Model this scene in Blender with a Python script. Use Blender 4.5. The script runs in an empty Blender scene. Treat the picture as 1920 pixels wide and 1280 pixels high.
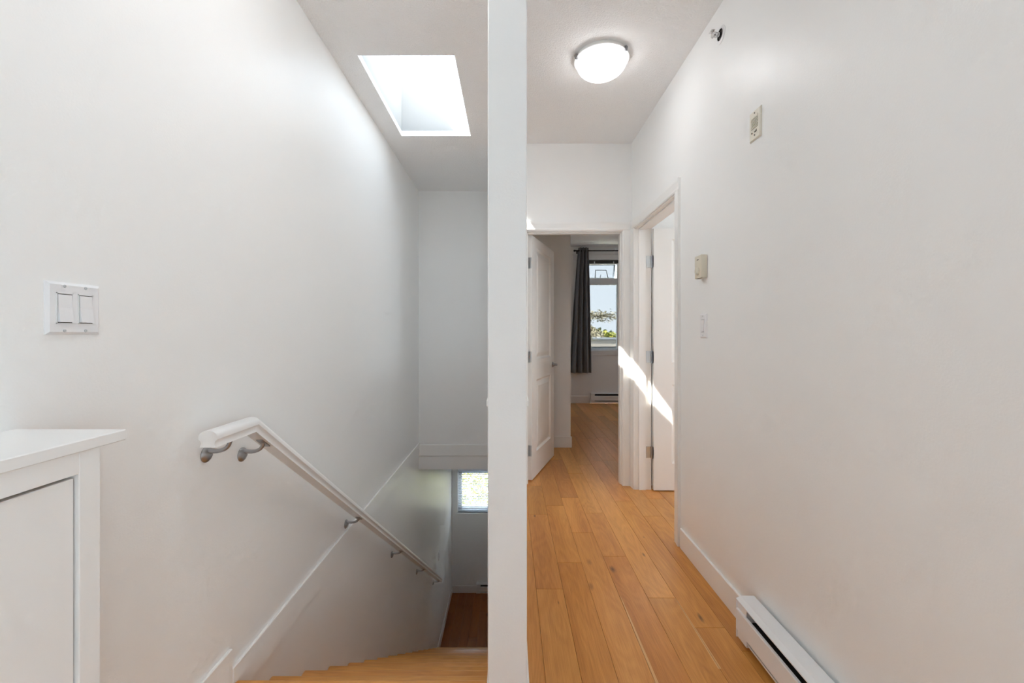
import bpy, bmesh, math, random
from mathutils import Vector, Matrix

random.seed(7)
scene = bpy.context.scene
col = scene.collection
PI = math.pi

# ------------------------------------------------------------------ camera
EYE = 1.217
F_PX = 800.0
cam_d = bpy.data.cameras.new('camera')
cam_d.sensor_fit = 'HORIZONTAL'
cam_d.sensor_width = 36.0
cam_d.lens = F_PX / 1920.0 * 36.0
cam_d.shift_x = 4.0 / 1920.0
cam_d.shift_y = -15.0 / 1920.0
cam_d.clip_start = 0.02
cam_d.clip_end = 500
cam = bpy.data.objects.new('camera', cam_d)
col.objects.link(cam)
cam.location = (0, 0, EYE)
cam.rotation_euler = (PI / 2, 0, 0)
scene.camera = cam

# ------------------------------------------------------------------ sky, sun, exposure
vs = scene.view_settings
vs.view_transform = 'Standard'
vs.look = 'None'
vs.gamma = 1.0
vs.use_curve_mapping = False
vs.exposure = 1.85
SKY = 4.5
SUN = 34.0

world = bpy.data.worlds.new('sky')
scene.world = world
world.use_nodes = True
wn, wl = world.node_tree.nodes, world.node_tree.links
wn.clear()
wo = wn.new('ShaderNodeOutputWorld')
wb = wn.new('ShaderNodeBackground')
wb.inputs['Strength'].default_value = SKY
wt = wn.new('ShaderNodeTexCoord')
ws = wn.new('ShaderNodeSeparateXYZ')
wr = wn.new('ShaderNodeValToRGB')
wr.color_ramp.elements[0].position = 0.0
wr.color_ramp.elements[0].color = (0.82, 0.92, 1.0, 1)
wr.color_ramp.elements[1].position = 0.6
wr.color_ramp.elements[1].color = (0.74, 0.87, 1.0, 1)
wl.new(wt.outputs['Generated'], ws.inputs[0])
wl.new(ws.outputs['Z'], wr.inputs[0])
wl.new(wr.outputs[0], wb.inputs['Color'])
wl.new(wb.outputs[0], wo.inputs[0])

sun_d = bpy.data.lights.new('sun', 'SUN')
sun_d.energy = SUN
sun_d.angle = math.radians(0.53)
sun_d.color = (1.0, 0.95, 0.86)
sun = bpy.data.objects.new('sun', sun_d)
col.objects.link(sun)
sun.location = (-6, -3, 9)
sun.rotation_euler = Vector((1.0, 0.5, -1.37)).to_track_quat('-Z', 'Y').to_euler()


def portal(name, loc, direction, sx, sy):
    d = bpy.data.lights.new(name, 'AREA')
    d.shape = 'RECTANGLE'
    d.size, d.size_y = sx, sy
    d.cycles.is_portal = True
    o = bpy.data.objects.new(name, d)
    col.objects.link(o)
    o.location = loc
    o.rotation_euler = Vector(direction).to_track_quat('-Z', 'Z').to_euler() if abs(direction[2]) < .9 else Vector(direction).to_track_quat('-Z', 'Y').to_euler()
    return o


# key dimensions (x right, y away from the camera, z up; upper floor = 0)
XL, XR = -0.976, 0.976           # hall side walls
CEIL = 2.74
YH = 3.42                        # end wall of the hall
YH2 = 3.535
YS = 4.563                       # end wall of the stairwell
YB = 7.45                        # window wall of the bedroom
YL = 7.163                       # window wall of the lower hall
LOW = -3.13                      # lower floor
XP0, XP1 = -0.0645, 0.0498       # middle wall faces
YP = 1.244                       # its near end
SKX0, SKX1, SKY0, SKY1 = -0.835, -0.303, 2.338, 3.29   # skylight well
SKH = 0.575
BW0, BW1, BWZ0, BWZ1 = 1.17, 1.935, 0.92, 2.50         # bedroom window
LW0, LW1, LWZ0, LWZ1 = -0.875, -0.15, -1.79, -1.06     # lower window

portal('daylight_portal_rear', (1.6, -3.66, 1.5), (0, 1, 0), .9, 1.2)
portal('daylight_portal_bedroom_side', (3.27, 6.1, 1.55), (-1, 0, 0), 1.4, 1.4)
portal('daylight_portal_east', (2.46, -2.2, 1.35), (-1, 0, 0), 2.0, 2.1)
portal('daylight_portal_bedroom', ((BW0 + BW1) / 2, YB + .17, (BWZ0 + BWZ1) / 2), (0, -1, 0), BW1 - BW0, BWZ1 - BWZ0)
portal('daylight_portal_lower', ((LW0 + LW1) / 2, YL + .15, (LWZ0 + LWZ1) / 2), (0, -1, 0), LW1 - LW0, LWZ1 - LWZ0)
portal('daylight_portal_side', (3.27, 2.0, 1.5), (-1, 0, 0), 1.3, 1.3)
_sl = math.hypot(SKX1 - SKX0, SKH)
portal('daylight_portal_skylight', ((SKX0 + SKX1) / 2, (SKY0 + SKY1) / 2, CEIL + SKH / 2 + .06), (-SKH, 0, -(SKX1 - SKX0)), _sl, SKY1 - SKY0).rotation_euler = (0, math.atan2(SKH, SKX1 - SKX0), 0)

cy = scene.cycles
cy.max_bounces = 12
cy.diffuse_bounces = 9
cy.glossy_bounces = 3
cy.transmission_bounces = 4
cy.transparent_max_bounces = 16
cy.sample_clamp_indirect = 6.0
cy.use_adaptive_sampling = True
cy.adaptive_threshold = 0.08
cy.adaptive_min_samples = 20
cy.caustics_reflective = False
cy.caustics_refractive = False

# ------------------------------------------------------------------ materials
M = {}


def mat(name, color, rough=.5, metal=0.0, spec=.5, coat=0.0, bump=None, emit=None, trans=0.0):
    m = bpy.data.materials.new(name)
    m.use_nodes = True
    nt = m.node_tree
    b = nt.nodes['Principled BSDF']
    b.inputs['Base Color'].default_value = (*color, 1)
    b.inputs['Roughness'].default_value = rough
    b.inputs['Metallic'].default_value = metal
    b.inputs['Specular IOR Level'].default_value = spec
    b.inputs['Coat Weight'].default_value = coat
    if emit:
        b.inputs['Emission Color'].default_value = (*emit[0], 1)
        b.inputs['Emission Strength'].default_value = emit[1]
    if bump:
        scale, strength, dist = bump
        tc = nt.nodes.new('ShaderNodeNewGeometry')
        n = nt.nodes.new('ShaderNodeTexNoise')
        n.inputs['Scale'].default_value = scale
        n.inputs['Detail'].default_value = 3
        bp = nt.nodes.new('ShaderNodeBump')
        bp.inputs['Strength'].default_value = strength
        bp.inputs['Distance'].default_value = dist
        nt.links.new(tc.outputs['Position'], n.inputs['Vector'])
        nt.links.new(n.outputs[0], bp.inputs['Height'])
        nt.links.new(bp.outputs[0], b.inputs['Normal'])
    M[name] = m
    return m


mat('wall_paint', (.90, .90, .89), rough=.38, spec=.35, bump=(160, .12, .002))
mat('ceiling_paint', (.935, .93, .925), rough=.9, spec=.1, bump=(140, .9, .006))
mat('trim_paint', (.90, .897, .88), rough=.3, spec=.45)
mat('door_paint', (.89, .885, .865), rough=.28, spec=.5)
mat('cabinet_paint', (.88, .878, .865), rough=.35, spec=.45)
mat('rail_paint', (.90, .895, .885), rough=.3, spec=.5)
mat('white_plastic', (.84, .84, .85), rough=.35, spec=.5)
mat('cream_plastic', (.72, .67, .55), rough=.4, spec=.5)
mat('ivory_plastic', (.80, .76, .66), rough=.4, spec=.5)
mat('slot_dark', (.05, .04, .025), rough=.6)
mat('gap_black', (.02, .018, .015), rough=.9, spec=.1)
mat('heater_white', (.86, .87, .88), rough=.35, spec=.5)
mat('heater_fin', (.03, .03, .032), rough=.5)
mat('pewter', (.42, .42, .43), rough=.3, metal=1.0)
mat('steel', (.62, .65, .68), rough=.28, metal=1.0)
mat('chrome', (.75, .75, .75), rough=.15, metal=1.0)
mat('dark_metal', (.07, .065, .06), rough=.4, metal=.8)


def bowl_glass(name, strength, edge):
    '''frosted bowl: brightest over the bulb, dimmer towards the rim'''
    nt = mat(name, (.95, .95, .93), rough=.35, emit=((.97, .98, 1.0), 1.0)).node_tree
    n, l = nt.nodes, nt.links
    tc, ms, ln, mr = n.new('ShaderNodeTexCoord'), n.new('ShaderNodeVectorMath'), n.new('ShaderNodeVectorMath'), n.new('ShaderNodeMapRange')
    ms.operation = 'MULTIPLY'
    ms.inputs[1].default_value = (1, 1, 0)
    ln.operation = 'LENGTH'
    mr.interpolation_type = 'SMOOTHSTEP'
    for k, v in (('From Min', .02), ('From Max', .138), ('To Min', strength), ('To Max', edge)):
        mr.inputs[k].default_value = v
    l.new(tc.outputs['Object'], ms.inputs[0])
    l.new(ms.outputs[0], ln.inputs[0])
    l.new(ln.outputs['Value'], mr.inputs['Value'])
    l.new(mr.outputs[0], n['Principled BSDF'].inputs['Emission Strength'])


bowl_glass('lamp_glass', 6.5, 2.0)
bowl_glass('lamp_glass_fill', 8.0, 6.0)  # bowl of the added fill lamp above the stairs
mat('lamp_rim', (.9, .9, .89), rough=.3)
mat('lamp_base', (.8, .8, .78), rough=.4)
mat('vinyl', (.80, .82, .84), rough=.35)
mat('blind_slat', (.82, .84, .88), rough=.45)
mat('sash_grey', (.20, .215, .23), rough=.4)
mat('blind_dark', (.10, .095, .085), rough=.6)
mat('bark', (.20, .16, .12), rough=.9)
mat('roof_white', (.75, .75, .74), rough=.7)
mat('roof_tan', (.45, .41, .36), rough=.8)
mat('roof_grey', (.16, .18, .20), rough=.8)
mat('teal_glass', (.20, .30, .33), rough=.2)
mat('dimming_paint', (.20, .22, .25), rough=.6)  # dark colour for the unseen rear wall, cuts light on the wall end
mat('bounce_floor', (.70, .70, .69), rough=1.0, spec=.05)  # pale unseen floor, added to bounce neutral light forward
mat('ground_green', (.30, .31, .27), rough=1.0, bump=(3, .5, .1))
mat('shaft_dimmed', (.46, .46, .455), rough=.6, spec=.2)  # white well coloured grey so its lit sides do not burn out


def glass(name, tint, refl=.06):
    m = bpy.data.materials.new(name)
    m.use_nodes = True
    nt = m.node_tree
    nt.nodes.clear()
    o = nt.nodes.new('ShaderNodeOutputMaterial')
    t = nt.nodes.new('ShaderNodeBsdfTransparent')
    t.inputs[0].default_value = (*tint, 1)
    g = nt.nodes.new('ShaderNodeBsdfGlossy')
    g.inputs['Roughness'].default_value = .02
    mx = nt.nodes.new('ShaderNodeMixShader')
    mx.inputs[0].default_value = refl
    nt.links.new(t.outputs[0], mx.inputs[1])
    nt.links.new(g.outputs[0], mx.inputs[2])
    nt.links.new(mx.outputs[0], o.inputs[0])
    M[name] = m


glass('clear_glass', (.92, .94, .94), .04)
glass('tinted_glass', (.245, .247, .247), .04)     # tint dims the sky seen through it, two faces per pane
glass('soft_glass', (.60, .60, .60), .04)
glass('bedroom_glass', (.60, .605, .61), .04)
glass('dim_glass', (.28, .285, .29), .04)
glass('side_glass', (.62, .62, .62), .04)
glass('skylight_glass', (.255, .255, .253), .04)


_sn = M['blind_slat'].node_tree
_tr, _mx = _sn.nodes.new('ShaderNodeBsdfTranslucent'), _sn.nodes.new('ShaderNodeMixShader')
_tr.inputs[0].default_value = (.80, .84, .90, 1)
_mx.inputs[0].default_value = .35
_sn.links.new(_sn.nodes['Principled BSDF'].outputs[0], _mx.inputs[1])
_sn.links.new(_tr.outputs[0], _mx.inputs[2])
_sn.links.new(_mx.outputs[0], _sn.nodes['Material Output'].inputs[0])


def leaf_mat(name, c1, c2):
    m = mat(name, c1, rough=.55)
    nt = m.node_tree
    b = nt.nodes['Principled BSDF']
    g = nt.nodes.new('ShaderNodeNewGeometry')
    r = nt.nodes.new('ShaderNodeValToRGB')
    r.color_ramp.elements[0].color = (*c1, 1)
    r.color_ramp.elements[1].color = (*c2, 1)
    nt.links.new(g.outputs['Random Per Island'], r.inputs[0])
    nt.links.new(r.outputs[0], b.inputs['Base Color'])


leaf_mat('leaf_olive', (.12, .115, .06), (.62, .57, .42))
leaf_mat('leaf_lime', (.16, .22, .03), (.55, .52, .12))
leaf_mat('leaf_conifer', (.10, .15, .10), (.20, .26, .20))


def curtain_mat():
    m = mat('curtain_grey', (.20, .205, .22), rough=.75, spec=.2)
    nt = m.node_tree
    b = nt.nodes['Principled BSDF']
    b.inputs['Sheen Weight'].default_value = .15
    g = nt.nodes.new('ShaderNodeNewGeometry')
    n = nt.nodes.new('ShaderNodeTexNoise')
    mp = nt.nodes.new('ShaderNodeMapping')
    mp.inputs['Scale'].default_value = (300, 300, 25)
    n.inputs['Scale'].default_value = 1.0
    r = nt.nodes.new('ShaderNodeValToRGB')
    r.color_ramp.elements[0].color = (.19, .195, .21, 1)
    r.color_ramp.elements[1].color = (.32, .325, .34, 1)
    nt.links.new(g.outputs['Position'], mp.inputs['Vector'])
    nt.links.new(mp.outputs[0], n.inputs['Vector'])
    nt.links.new(n.outputs[0], r.inputs[0])
    nt.links.new(r.outputs[0], b.inputs['Base Color'])


curtain_mat()


KNOTS = ((.531, 2.203, .013, .03, .85), (.817, 1.83, .008, .03, .8), (.166, 2.847, .007, .014, .8), (.424, 2.27, .012, .03, .35), (.737, 2.35, .006, .02, .6), (.39, 2.055, .010, .03, .4),
         (.80, 2.55, .004, .012, .6), (.22, 1.93, .003, .012, .7), (-.5, .9, .012, .03, .7), (-.35, 6.6, .014, .035, .85), (-.42, 6.95, .01, .02, .7))


def wood_mat(name, axis='Y', marks=False):
    """oiled oak; object colour tints each board, object random shifts the figure"""
    m = bpy.data.materials.new(name)
    m.use_nodes = True
    nt = m.node_tree
    N, L = nt.nodes, nt.links
    b = N['Principled BSDF']
    oi = N.new('ShaderNodeObjectInfo')
    tc = N.new('ShaderNodeTexCoord')
    base = tc.outputs['Object']

    def math_(op, a, b_=None, c_=None):
        n = N.new('ShaderNodeMath')
        n.operation = op
        for i, v in enumerate((a, b_, c_)):
            if v is None:
                continue
            if isinstance(v, (int, float)):
                n.inputs[i].default_value = v
            else:
                L.new(v, n.inputs[i])
        return n.outputs[0]
    sep = N.new('ShaderNodeSeparateXYZ')
    L.new(base, sep.inputs[0])
    across, along = (sep.outputs['X'], sep.outputs['Y']) if axis == 'Y' else (sep.outputs['Y'], sep.outputs['X'])
    rnd = math_('MULTIPLY', oi.outputs['Random'], 61.0)

    def tex(sa, sl, scale=1.0, detail=2.0, dist=0.0):
        c = N.new('ShaderNodeCombineXYZ')
        L.new(math_('MULTIPLY', across, sa), c.inputs[0])
        L.new(math_('MULTIPLY', along, sl), c.inputs[1])
        L.new(rnd, c.inputs[2])
        t = N.new('ShaderNodeTexNoise')
        t.inputs['Scale'].default_value = scale
        t.inputs['Detail'].default_value = detail
        t.inputs['Distortion'].default_value = dist
        L.new(c.outputs[0], t.inputs['Vector'])
        return t.outputs[0]
    fig = tex(9, 1.5, 1.0, 1.5, .25)
    rings = math_('SINE', math_('MULTIPLY', fig, 80.0))
    rings01 = math_('MULTIPLY_ADD', rings, .5, .5)
    fibre = tex(420, 9, 1.0, 2.0)
    broad = tex(12, .9, 1.0, 2.0)
    # value of the grain
    v = math_('ADD', math_('MULTIPLY', rings01, .075), math_('ADD', math_('MULTIPLY', fibre, .42), math_('MULTIPLY', broad, .52)))
    r = N.new('ShaderNodeValToRGB')
    e = r.color_ramp.elements
    e[0].position, e[0].color = .26, (.480, .190, .042, 1)
    e[1].position, e[1].color = .76, (.820, .410, .122, 1)
    x = r.color_ramp.elements.new(.5)
    x.color = (.660, .300, .076, 1)
    L.new(v, r.inputs[0])
    mul = N.new('ShaderNodeMix')
    mul.data_type = 'RGBA'
    mul.blend_type = 'MULTIPLY'
    mul.inputs['Factor'].default_value = 1.0
    L.new(r.outputs[0], mul.inputs['A'])
    L.new(oi.outputs['Color'], mul.inputs['B'])
    colr = mul.outputs['Result']

    def mixc(fac, c_a, c_b):
        mm = N.new('ShaderNodeMix')
        mm.data_type = 'RGBA'
        L.new(fac, mm.inputs['Factor'])
        L.new(c_a, mm.inputs['A'])
        mm.inputs['B'].default_value = (*c_b, 1)
        return mm.outputs['Result']
    if marks:
        gp = N.new('ShaderNodeNewGeometry')
        sp = N.new('ShaderNodeSeparateXYZ')
        L.new(gp.outputs['Position'], sp.inputs[0])
        px, py = sp.outputs['X'], sp.outputs['Y']
        wob = tex(60, 12, 1.0, 2.0)
        # knots where the boards have them
        for kx, ky, rx, ry, amt in KNOTS:
            dx = math_('DIVIDE', math_('SUBTRACT', px, kx), rx)
            dy = math_('DIVIDE', math_('SUBTRACT', py, ky), ry)
            d = math_('SQRT', math_('ADD', math_('MULTIPLY', dx, dx), math_('MULTIPLY', dy, dy)))
            d = math_('ADD', d, math_('MULTIPLY', math_('SUBTRACT', wob, .5), 1.2))
            f = N.new('ShaderNodeMapRange')
            f.interpolation_type = 'SMOOTHSTEP'
            f.inputs['From Min'].default_value = 1.5
            f.inputs['From Max'].default_value = .1
            f.inputs['To Min'].default_value = 0
            f.inputs['To Max'].default_value = amt
            L.new(d, f.inputs['Value'])
            colr = mixc(f.outputs[0], colr, (.075, .025, .010))
        # pale sapwood edges
        for xc, y0, y1, w in ((.5125, 1.30, 1.98, .010), (.7625, 1.55, 1.97, .009)):
            t = math_('DIVIDE', math_('SUBTRACT', y1, py), y1 - y0)
            inside = math_('MULTIPLY', math_('GREATER_THAN', t, 0.0), math_('LESS_THAN', t, 1.0))
            half = math_('MULTIPLY', math_('SQRT', math_('ABSOLUTE', t)), w * .7)
            near = math_('LESS_THAN', math_('ABSOLUTE', math_('SUBTRACT', px, xc)), half)
            colr = mixc(math_('MULTIPLY', math_('MULTIPLY', inside, near), .7), colr, (.80, .52, .25))
    L.new(colr, b.inputs['Base Color'])
    b.inputs['Roughness'].default_value = .34
    b.inputs['Specular IOR Level'].default_value = .5
    bp = N.new('ShaderNodeBump')
    bp.inputs['Strength'].default_value = .12
    bp.inputs['Distance'].default_value = .002
    L.new(fibre, bp.inputs['Height'])
    L.new(bp.outputs[0], b.inputs['Normal'])
    M[name] = m


wood_mat('oak_floor', 'Y')
wood_mat('oak_marked', 'Y', True)
wood_mat('oak_stair', 'X')

# ------------------------------------------------------------------ mesh helpers


class MB:
    """collects shapes; build() links them as one mesh object"""

    def __init__(self):
        self.bm = bmesh.new()

    def box(self, x0, x1, y0, y1, z0, z1, bevel=0.0, seg=1, mtx=None):
        if x1 < x0: x0, x1 = x1, x0
        if y1 < y0: y0, y1 = y1, y0
        if z1 < z0: z0, z1 = z1, z0
        t = bmesh.new()
        bmesh.ops.create_cube(t, size=1.0)
        for v in t.verts:
            v.co = Vector((x0 + (v.co.x + .5) * (x1 - x0), y0 + (v.co.y + .5) * (y1 - y0), z0 + (v.co.z + .5) * (z1 - z0)))
        if bevel > 0:
            bmesh.ops.bevel(t, geom=t.edges[:], offset=bevel, segments=seg, affect='EDGES', profile=.5)
        self._add(t, mtx)
        return self

    def _add(self, t, mtx=None):
        if mtx is not None:
            t.transform(mtx)
        me = bpy.data.meshes.new('tmp')
        t.to_mesh(me)
        t.free()
        self.bm.from_mesh(me)
        bpy.data.meshes.remove(me)

    def raw(self, verts, faces):
        vs_ = [self.bm.verts.new(v) for v in verts]
        for f in faces:
            try:
                self.bm.faces.new([vs_[i] for i in f])
            except ValueError:
                pass
        return self

    def prism(self, prof, fn0, fn1):
        """closed profile (list of 2-tuples) swept from fn0(p) to fn1(p)"""
        n = len(prof)
        vs_ = [fn0(p) for p in prof] + [fn1(p) for p in prof]
        faces = [(i, (i + 1) % n, n + (i + 1) % n, n + i) for i in range(n)]
        faces += [tuple(range(n - 1, -1, -1)), tuple(range(n, 2 * n))]
        return self.raw(vs_, faces)

    def lathe(self, prof, mtx=None, seg=32, close=True):
        """prof: list of (r, h) turned about local Z"""
        t = bmesh.new()
        rings = []
        for r, h in prof:
            if r < 1e-6:
                rings.append([t.verts.new((0, 0, h))])
            else:
                rings.append([t.verts.new((r * math.cos(2 * PI * k / seg), r * math.sin(2 * PI * k / seg), h)) for k in range(seg)])
        for a, b in zip(rings, rings[1:]):
            for k in range(seg):
                k2 = (k + 1) % seg
                if len(a) == 1 and len(b) == 1:
                    continue
                if len(a) == 1:
                    t.faces.new((a[0], b[k], b[k2]))
                elif len(b) == 1:
                    t.faces.new((a[k], a[k2], b[0]))
                else:
                    t.faces.new((a[k], a[k2], b[k2], b[k]))
        self._add(t, mtx)
        return self

    def tube(self, pts, rad, seg=10, cap=True):
        pts = [Vector(p) for p in pts]
        rads = rad if isinstance(rad, (list, tuple)) else [rad] * len(pts)
        t = bmesh.new()
        up = Vector((0, 0, 1))
        rings = []
        prev = None
        for i, p in enumerate(pts):
            d = (pts[min(i + 1, len(pts) - 1)] - pts[max(i - 1, 0)]).normalized()
            if prev is None:
                a = d.cross(up)
                if a.length < 1e-3:
                    a = d.cross(Vector((1, 0, 0)))
            else:
                a = prev - d * prev.dot(d)
            a.normalize()
            prev = a
            b = d.cross(a)
            rings.append([t.verts.new(p + (a * math.cos(2 * PI * k / seg) + b * math.sin(2 * PI * k / seg)) * rads[i]) for k in range(seg)])
        for a, b in zip(rings, rings[1:]):
            for k in range(seg):
                t.faces.new((a[k], a[(k + 1) % seg], b[(k + 1) % seg], b[k]))
        if cap:
            t.faces.new(rings[0][::-1])
            t.faces.new(rings[-1])
        self._add(t)
        return self

    def build(self, name, m, parent=None, smooth=False, world=True, loc=None, weld=False):
        bm = self.bm
        if weld:
            bmesh.ops.remove_doubles(bm, verts=bm.verts[:], dist=1e-5)
        bmesh.ops.recalc_face_normals(bm, faces=bm.faces[:])
        me = bpy.data.meshes.new(name)
        bm.to_mesh(me)
        bm.free()
        me.materials.append(M[m] if isinstance(m, str) else m)
        if smooth:
            for p in me.polygons:
                p.use_smooth = True
            if smooth != 'all':
                try:
                    me.set_sharp_from_angle(angle=math.radians(40))
                except Exception:
                    pass
        o = bpy.data.objects.new(name, me)
        col.objects.link(o)
        if parent is not None:
            o.parent = parent
            if world:
                off = Vector((0, 0, 0))
                q = parent
                while q is not None:
                    off += q.location
                    q = q.parent
                me.transform(Matrix.Translation(-off))
        elif loc is not None:
            me.transform(Matrix.Translation(-Vector(loc)))
            o.location = loc
        return o


def tag(o, label, cat=None, group=None, kind=None):
    o['label'] = label
    if cat: o['category'] = cat
    if group: o['group'] = group
    if kind: o['kind'] = kind
    return o


def thing(name, loc, label, cat, group=None, kind=None):
    o = bpy.data.objects.new(name, None)
    o.empty_display_size = .05
    col.objects.link(o)
    o.location = loc
    return tag(o, label, cat, group, kind)


def struct(name, mb, m, label, cat, **kw):
    return tag(mb.build(name, m, **kw), label, cat, kind='structure')


AX_X = Matrix.Rotation(PI / 2, 4, 'Y')        # local Z -> +X
AX_XN = Matrix.Rotation(-PI / 2, 4, 'Y')      # local Z -> -X
AX_YN = Matrix.Rotation(PI / 2, 4, 'X')       # local Z -> -Y

# ------------------------------------------------------------------ room shell
# side wall of the stairs, down to the lower floor
struct('wall_left', MB().box(XL - .16, XL, -.8, YL + .14, LOW - .1, CEIL + .01), 'wall_paint',
       'long white wall on the stair side carrying the handrail', 'wall')
# wall of the hall with the doorway
DR0, DR1, DH = 2.505, 3.33, 2.04
struct('wall_right', MB().box(XR, XR + .125, -.8, DR0, 0, CEIL + .01).box(XR, XR + .125, DR1, YH2, 0, CEIL + .01).box(XR, XR + .125, DR0, DR1, DH, CEIL + .01),
       'wall_paint', 'plain white hall wall with thermostat and side doorway', 'wall')
# end wall of the hall with the bedroom doorway, carried on past the side room
DB0, DB1 = .134, .902
struct('wall_back', MB().box(XP1, DB0, YH, YH2, 0, CEIL + .01).box(DB1, XR, YH, YH2, 0, CEIL + .01).box(DB0, DB1, YH, YH2, DH, CEIL + .01)
       .box(XR + .125, 3.2, YH, YH2, 0, CEIL + .01), 'wall_paint', 'white end wall of the hall above the bedroom doorway', 'wall')
# full height wall end between stairs and hall
struct('wall_middle', MB().box(XP0, XP1, YP, YP + .116, -.3, CEIL + .01, bevel=.003), 'wall_paint',
       'tall narrow white wall end standing between stairs and hall', 'wall')
hw = struct('wall_half', MB().box(XP0, XP1, YP + .116, YH, LOW, .982).box(XP0, XP1, YH, YS, LOW, CEIL + .01).box(XP0, XP1, YS, YL + .14, LOW, -.235)
            .box(XP0, XP1, YP, YP + .116, LOW, -.3), 'wall_paint', 'white half wall guarding the stairs behind the tall wall end', 'wall')
MB().box(XP0 - .0102, XP1 + .0102, YP + .1161, YH - .001, .982, 1.006, bevel=.004).build('cap', 'trim_paint', hw)
# end wall over the stairs and the bedroom closet return
struct('wall_stairwell_end', MB().box(XL, XP0, YS, YS + .115, -.235, CEIL + .01), 'wall_paint',
       'white wall closing the stairwell above the lower opening', 'wall')
struct('wall_closet', MB().box(XP1, .65, YS, YS + .115, 0, CEIL + .01).box(.535, .65, YS + .115, YB, 0, CEIL + .01), 'wall_paint',
       'cream wall corner behind the open bedroom door', 'wall')
# bedroom window wall
w = MB()
w.box(.535, BW0, YB, YB + .16, 0, CEIL + .01).box(BW1, 3.32, YB, YB + .16, 0, CEIL + .01)
w.box(BW0, BW1, YB, YB + .16, 0, BWZ0).box(BW0, BW1, YB, YB + .16, BWZ1, CEIL + .01)
struct('wall_bedroom_window', w, 'wall_paint', 'dim bedroom wall around the window', 'wall')
w = MB().box(3.2, 3.32, .85, 1.35, 0, CEIL + .01).box(3.2, 3.32, 2.65, 5.4, 0, CEIL + .01).box(3.2, 3.32, 6.8, YB, 0, CEIL + .01).box(3.2, 3.32, 5.4, 6.8, 0, .85).box(3.2, 3.32, 5.4, 6.8, 2.25, CEIL + .01)
w.box(3.2, 3.32, 1.35, 2.65, 0, .85).box(3.2, 3.32, 1.35, 2.65, 2.15, CEIL + .01)
struct('wall_outer', w, 'wall_paint', 'far outer wall of bedroom and side room', 'wall')
struct('wall_side_room', MB().box(XR + .125, 3.2, .85, 1.0, 0, CEIL + .01), 'wall_paint', 'near wall of the side room behind the hall wall', 'wall')
# lower hall
w = MB()
w.box(XL, LW0, YL, YL + .14, LOW, -.235).box(LW1, XP0, YL, YL + .14, LOW, -.235).box(LW0, LW1, YL, YL + .14, LOW, LWZ0).box(LW0, LW1, YL, YL + .14, LWZ1, -.235)
struct('wall_lower_end', w, 'wall_paint', 'shadowy lower hall wall under the small window with blinds', 'wall')
struct('ceiling_lower', MB().box(XL, XP0, YS + .115, YL + .14, -.235, -.1), 'ceiling_paint', 'ceiling of the lower hall beyond the stairs', 'ceiling')
struct('wall_upper_closet', MB().box(XL, .535, YL + .02, YL + .14, -.1, CEIL + .01), 'wall_paint', 'outer wall behind the closet', 'wall')
# room behind the camera, with windows added to bring in daylight
w, wa = MB(), MB()
wa.box(-2.4, 1.15, -3.72, -3.6, 0, CEIL + .01).box(2.05, 2.4, -3.72, -3.6, 0, CEIL + .01).box(1.15, 2.05, -3.72, -3.6, 0, .9).box(1.15, 2.05, -3.72, -3.6, 2.1, CEIL + .01)
w.box(-2.52, -2.4, -3.72, -.8, 0, CEIL + .01)
for x in (2.4,):
    w.box(x, x + .12, -3.72, -3.2, 0, CEIL + .01).box(x, x + .12, -1.2, -.8, 0, CEIL + .01).box(x, x + .12, -3.2, -1.2, 0, .3).box(x, x + .12, -3.2, -1.2, 2.4, CEIL + .01)
w.box(-2.52, XL - .16, -.8, -.68, 0, CEIL + .01).box(XR + .125, 2.52, -.8, -.68, 0, CEIL + .01)
struct('wall_living', w, 'wall_paint', 'white side walls of the living room behind the photographer', 'wall')
struct('wall_rear', wa, 'dimming_paint', 'unseen living room rear wall, coloured dark to dim the narrow wall end', 'wall')
# ceiling with the skylight hole
c = MB()
c.box(-2.52, SKX0, -3.72, YB + .16, CEIL, CEIL + .04).box(SKX1, 3.32, -3.72, YB + .16, CEIL, CEIL + .04)
c.box(SKX0, SKX1, -3.72, SKY0, CEIL, CEIL + .04).box(SKX0, SKX1, SKY1, YB + .16, CEIL, CEIL + .04)
struct('ceiling', c, 'ceiling_paint', 'white stippled ceiling with the skylight opening', 'ceiling')

# skylight: lined well under a pane that follows the roof slope
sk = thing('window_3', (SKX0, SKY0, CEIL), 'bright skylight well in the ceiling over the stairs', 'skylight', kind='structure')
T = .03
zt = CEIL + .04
MB().box(SKX0 - T, SKX0, SKY0 - T, SKY1 + T, CEIL + .04, CEIL + SKH + .02).build('well_side', 'shaft_dimmed', sk)


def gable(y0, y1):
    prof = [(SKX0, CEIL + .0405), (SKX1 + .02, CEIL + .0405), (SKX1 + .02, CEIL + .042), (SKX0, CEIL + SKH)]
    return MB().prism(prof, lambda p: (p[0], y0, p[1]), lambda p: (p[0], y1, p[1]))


gable(SKY1, SKY1 + T).build('well_end', 'shaft_dimmed', sk)
gable(SKY0 - T, SKY0).build('well_end', 'shaft_dimmed', sk)
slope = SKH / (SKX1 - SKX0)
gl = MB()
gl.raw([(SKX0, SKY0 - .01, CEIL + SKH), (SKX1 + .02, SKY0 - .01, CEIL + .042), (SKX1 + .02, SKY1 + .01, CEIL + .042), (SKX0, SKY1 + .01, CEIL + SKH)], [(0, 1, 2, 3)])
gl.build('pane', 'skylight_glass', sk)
MB().box(SKX1, SKX1 + .05, SKY0 - T, SKY1 + T, CEIL + .04, CEIL + .05).build('curb', 'shaft_dimmed', sk)

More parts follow.
